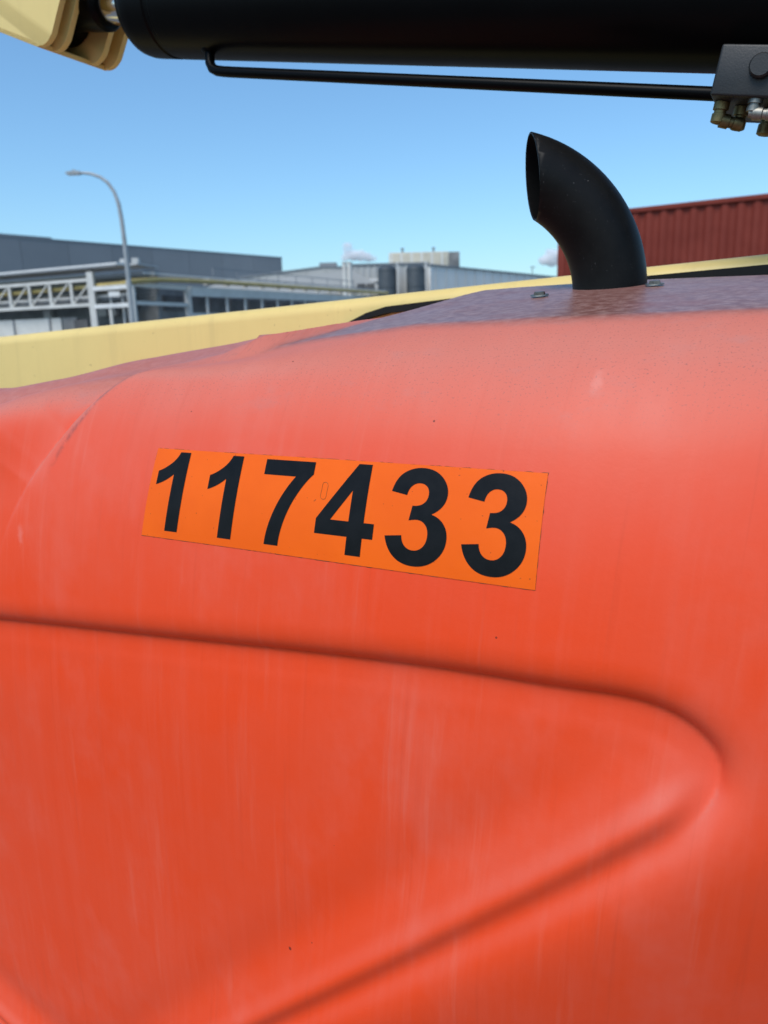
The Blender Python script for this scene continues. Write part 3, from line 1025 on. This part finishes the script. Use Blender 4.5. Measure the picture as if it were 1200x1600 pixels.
# slanted lean-to roof in front of the hall, running away to the left
prism('lean_to_roof', [(-6, 6.6), (19.5, 6.1), (15.3, 8.55), (-1.0, 7.9)], (1, -.35, 0), (0, 0, 1), (1, -1.2, 0), (0, .15, .0), M['roof'], hl)

h2 = empty('process_building', (-3.4, 89, 0))
tag(h2, 'ribbed pale grey process building behind the two dark silos', 'factory building')
box('wall', (.6, 0, 0), (9.0, 30, 9.1), M['hall'], h2)
for i in range(12):
    box('rib', (.85 + i * .7, -.10, 3), (1.05 + i * .7, -.002, 9.0), M['hall2'], h2)
box('roof_edge', (.5, -.15, 9.1), (9.1, .2, 9.3), M['slate_trim'], h2)
M['hall_pale'] = plain('hall_cladding_pale', (0.78, 0.76, 0.71), 0.6, vary=.05, scale=.3)
sw = beam('side_wall', (9.1, -.3, 4.4), (30, 27.5, 4.4), .3, 8.9, M['hall_pale'], h2)
beam('roof_edge', (9.1, -.45, 8.95), (30, 27.3, 8.95), .4, .18, M['slate_trim'], h2)
for i in range(16):
    t = (i + .5) / 16
    beam('rib', (9.1 + 20.9 * t + .12, -.3 + 27.8 * t - .12, 0), (9.1 + 20.9 * t + .12, -.3 + 27.8 * t - .12, 8.8), .16, .10, M['hall2'], h2, (0, 1, 0))
beam('mast', (24.5, 20.5, 8.9), (24.5, 20.5, 10.1), .1, .1, M['slate'], h2)
beam('mast_arm', (24.2, 20.5, 10.0), (24.9, 20.5, 10.0), .1, .1, M['slate'], h2)
for i in range(3):
    box('cooling_fan', (1.1 + i * 1.05, -1.4, 6.1), (2.0 + i * 1.05, -.3, 7.1), M['dark'], h2, .05)
box('platform', (.6, -1.6, 5.85), (4.6, -.15, 6.08), M['beige'], h2)
box('window_band', (.9, -.16, 7.35), (3.9, -.11, 7.7), M['steel_w'], h2)

ru = empty('rooftop_unit', (1.4, 95, 9.1))
tag(ru, 'beige ribbed rooftop unit with a dark end above the silos', 'rooftop unit')
box('casing', (0, 0, 0), (7.0, 3, 1.85), M['beige'], ru, .03)
for i in range(17):
    box('rib', (.15 + i * .4, -.10, .05), (.33 + i * .4, -.002, 1.80), M['steel_w'] if i % 3 == 0 else M['beige'], ru)
box('fan_end', (7.002, .0, .1), (8.3, 2.8, 1.8), M['shade'], ru, .03)
for x in (1.6, 5.3):
    lathe('vent', (x, 1, 1.85), (0, 0, 1), [(0, .12), (.45, .12), (.46, .22), (.55, .22), (.6, .1)], M['slate'], ru, 12)

for i, x in enumerate((1.0, 4.08)):
    s_ = empty('silo', (x, 86.4, 0))
    tag(s_, 'dark silo standing nearest the white ducts, left of its pair' if i == 0 else 'dark silo standing under the beige rooftop unit, right of its pair', 'silo', 'pair of dark silos')
    lathe('tank', (0, 0, 0), (0, 0, 1), [(0, 1.0), (8.35, 1.0), (8.6, .93), (8.8, .6), (8.85, .1)], M['tank'], s_, 36)
    for z in (2.5, 4.5, 6.5, 8.2):
        lathe('band', (0, 0, z), (0, 0, 1), [(0, 1.005), (.0, 1.03), (.08, 1.03), (.08, 1.005)], M['tank'], s_, 36)
    box('ladder', (1.05, -.35, 0), (1.16, .05, 9.2), M['steel_w'], s_)

for i, x in enumerate((-3.55, -3.0)):
    dct = lathe('vent_duct', (x, 86.0, 0), (0, 0, 1), [(0, .24), (9.1, .24), (9.1, .28), (9.25, .28), (9.25, .2)], M['steel'], None, 20)
    tag(dct, 'white vertical vent duct, the left one of the pair' if i == 0 else 'white vertical vent duct, the right one of the pair', 'duct', 'pair of white ducts')

# pipe rack and canopy building with a convex corner
rk = empty('pipe_rack', (-13.25, 43.0, 0))
tag(rk, 'pale steel pipe rack with trusses and a yellow pipe above the cream boom', 'pipe rack')
dl = Vector((-9.35, 5.0, 0)).normalized()
dr = Vector((12.6, 34.0, 0)).normalized()
def LP(t, z, o=0):
    return dl * t + Vector((0, 0, z)) + Vector((-dl.y, dl.x, 0)) * -o
def RPt(t, z, o=0):
    return dr * t + Vector((0, 0, z)) + Vector((-dr.y, dr.x, 0)) * o
# left truss
tl0, tl1 = 3.1, 18.0
beam('column', LP(3.0, 0), LP(3.0, 5.45), .34, .34, M['steel'], rk, (0, 1, 0))
beam('column', LP(.05, 0), LP(.05, 4.85), .36, .36, M['steel'], rk, (0, 1, 0))
beam('column', RPt(5.25, 0), RPt(5.25, 4.75), .34, .34, M['steel'], rk, (0, 1, 0))
beam('column', LP(12.7, 0), LP(12.7, 5.3), .30, .30, M['steel'], rk, (0, 1, 0))
beam('top_chord', LP(3.2, 5.05), LP(18, 5.05), .16, .16, M['steel'], rk)
beam('bottom_chord', LP(3.2, 3.72), LP(18, 3.72), .18, .18, M['steel'], rk)
for i in range(8):
    t = 4.6 + i * 1.75
    beam('truss_post', LP(t, 3.82), LP(t, 4.96), .15, .15, M['steel'], rk, (0, 1, 0))
    beam('truss_brace', LP(t - .1, 3.83), LP(t - 1.55, 4.94), .07, .07, M['steel'], rk)
beam('lower_beam', LP(.25, 4.55), LP(2.82, 4.55), .22, .22, M['steel_w'], rk)
beam('lower_beam', LP(.25, 3.60), LP(2.82, 3.60), .22, .22, M['steel_w'], rk)
beam('short_post', LP(1.7, 0), LP(1.7, 3.48), .14, .14, M['steel'], rk, (0, 1, 0))
box('sign_plate', (-1.35, .25, 4.05), (-.75, .30, 4.32), M['steel_w'], rk)
# right side
beam('cross_beam', RPt(.2, 4.66), RPt(5.08, 4.66), .24, .24, M['steel'], rk)
beam('cross_beam', RPt(.2, 3.70), RPt(5.08, 3.70), .20, .20, M['steel'], rk)
beam('long_beam', RPt(5.45, 4.50), RPt(40, 4.95), .30, .55, M['steel'], rk)
for i in range(13):
    t = 7.3 + i * 2.35
    beam('hanger', RPt(t, 2.2), RPt(t, 4.2 + t * .012), .14, .14, M['steel'], rk, (0, 1, 0))
    beam('pipe_bracket', RPt(t, 4.86 + t * .012, -.05), RPt(t, 5.22 + t * .012, -.05), .34, .34, M['steel'], rk, (0, 1, 0))
beam('low_beam', RPt(5.45, 3.1), RPt(40, 3.4), .26, .26, M['steel'], rk)
yp = [LP(18, 4.52, .28)] + [LP(t, 4.52 + (18 - t) * .013, .28) for t in (12, 6, 3, 1)]
yp += [Vector((.12, -.25, 4.78)), RPt(.6, 4.86, -.30), RPt(2, 4.98, -.3), RPt(5, 5.08, -.3)]
yp += [RPt(t, 5.1 + (t - 5) * .016, -.3) for t in (10, 20, 30, 40)]
tube('yellow_pipe', yp, .13, M['yellow'], rk, 14)

for k, (z, r, mm) in enumerate(((4.15, .07, 'steel_w'), (3.98, .05, 'slate'), (4.34, .06, 'zinc'))):
    tube('service_pipe', [LP(18, z, .45), LP(9, z, .45), LP(3.4, z, .45), LP(.2, z + .05, .45)], r, M[mm], rk, 10)
for k, (z, r, mm) in enumerate(((5.28, .05, 'steel_w'), (5.42, .035, 'slate'))):
    tube('service_pipe', [RPt(t, z + t * .014, -.1) for t in (1, 10, 20, 30, 40)], r, M[mm], rk, 8)
for i in range(9):
    beam('rail_post', RPt(9 + i * 3, 5.35 + i * .05, .5), RPt(9 + i * 3, 6.1 + i * .05, .5), .06, .06, M['slate'], rk, (0, 1, 0))
beam('hand_rail', RPt(9, 6.1, .5), RPt(33, 6.5, .5), .05, .05, M['slate'], rk)
beam('cable_tray', LP(3.2, 5.28, .2), LP(18, 5.28, .2), .3, .06, M['zinc'], rk)
for t in (1.2, 2.1):
    tube('drop_pipe', [LP(t, 4.1, .45), LP(t, 2.0, .45), LP(t, 0, .45)], .05, M['steel_w'], rk, 8)
cb_ = empty('canopy_building', (-13.25, 43.0, 0))
tag(cb_, 'grey building with a pale flat canopy and dark openings behind the pipe rack', 'building')
nl = Vector((-dl.y, dl.x, 0)) * -1
beam('canopy_roof', LP(.9, 5.78, 1.3), LP(20, 5.78, 1.3), 2.6, .13, M['steel_w'], cb_)
beam('canopy_end', RPt(.35, 5.72, 0), RPt(2.2, 5.66, 0), .5, .10, M['roof'], cb_)
beam('rear_wall', LP(.6, 2.7, 2.6), LP(20, 2.7, 2.6), .2, 5.3, M['shade'], cb_)
beam('side_wall', RPt(1.8, 2.4, 1.9), RPt(42, 2.4, 1.9), .2, 4.8, M['shade'], cb_)
for i in range(9):
    beam('wall_louvre', LP(.6, 4.0 + i * .18, 2.45), LP(20, 4.0 + i * .18, 2.45), .05, .06, M['hall'], cb_)
beam('low_wall', LP(6.3, 1.55, .55), LP(20, 1.55, .55), .2, 3.1, M['steel'], cb_)
beam('wall_post', LP(6.1, 1.55, .55), LP(5.0, 1.55, .55), .2, 3.1, M['shade'], cb_)
for t in (5.2, 2.4):
    beam('door_opening', LP(t - .2, 2.2, .30 if t > 3 else 1.5), LP(t - 1.3, 2.2, .30 if t > 3 else 1.5), .1, 1.5, M['dark'], cb_)
for t in (7.2, 10.4, 13.6):
    beam('down_pipe', LP(t, 0, .40), LP(t, 3.1, .40), .09, .09, M['slate'], cb_, (0, 1, 0))
for t in (3.6, 4.4, 9.2):
    beam('wall_unit', LP(t, 3.42, 2.3), LP(t + .6, 3.42, 2.3), .3, .5, M['hall2'], cb_)
beam('gutter', LP(.9, 5.69, -.05), LP(20, 5.69, -.05), .12, .10, M['slate'], cb_)
for t in (1.0, 1.9):
    box('roof_vent', tuple(LP(t, 5.85, 1.2)), tuple(LP(t, 5.85, 1.2) + Vector((.35, .4, .3))), M['hall2'], cb_)
for i in range(14):
    beam('window', RPt(2.6 + i * 2.6, 3.9, 1.75), RPt(4.6 + i * 2.6, 3.9, 1.75), .08, .9, M['dark'], cb_)

# ------------------------------------------------------------------ clouds
def cloud_mat():
    mt = bpy.data.materials.new('cloud')
    mt.use_nodes = True
    nt = mt.node_tree
    nt.nodes.remove(nt.nodes['Principled BSDF'])
    pv = nd(nt, 'ShaderNodeVolumePrincipled')
    pv.inputs['Color'].default_value = (1, 1, 1, 1)
    tc = nd(nt, 'ShaderNodeTexCoord').outputs['Object']
    f = noise(nt, tc, .07, 4, .6)
    nt.links.new(math_n(nt, 'MULTIPLY', ramp(nt, f, .34, .62), .25), pv.inputs['Density'])
    nt.links.new(pv.outputs[0], nt.nodes['Material Output'].inputs['Volume'])
    return mt
M['cloud'] = cloud_mat()
def cloud(loc, blobs, label):
    bm = bmesh.new()
    for (x, z, r) in blobs:
        bmesh.ops.create_icosphere(bm, subdivisions=3, radius=1, matrix=Matrix.Translation((x, 0, z)) @ Matrix.Diagonal((r, r * 1.2, r * .85, 1)))
    me = bm_mesh(bm, 'cloud')
    o = obj('cloud', me, M['cloud'])
    rm = o.modifiers.new('skin', 'REMESH')
    rm.mode = 'VOXEL'
    rm.voxel_size = 2.5
    rm.use_smooth_shade = True
    tx = bpy.data.textures.new('cloud_puffs', 'CLOUDS')
    tx.noise_scale = 9
    tx.noise_depth = 3
    dm = o.modifiers.new('puffs', 'DISPLACE')
    dm.texture = tx
    dm.strength = 6
    dm.mid_level = .5
    o.location = loc
    me.polygons.foreach_set('use_smooth', [True] * len(me.polygons))
    tag(o, label, 'cloud', 'small clouds above the roofs')
cloud((-41, 1500, 148), [(-14, 12, 9), (-12, 2, 10), (-2, -4, 12), (10, -5, 12), (24, -8, 10), (35, -10, 6), (-20, -8, 8)], 'small white cloud above the white ducts')
cloud((322, 1500, 134), [(0, 3, 12), (14, 0, 13), (-12, -8, 10), (4, -8, 14), (26, -6, 12)], 'small white cloud beside the exhaust pipe, left of the container')
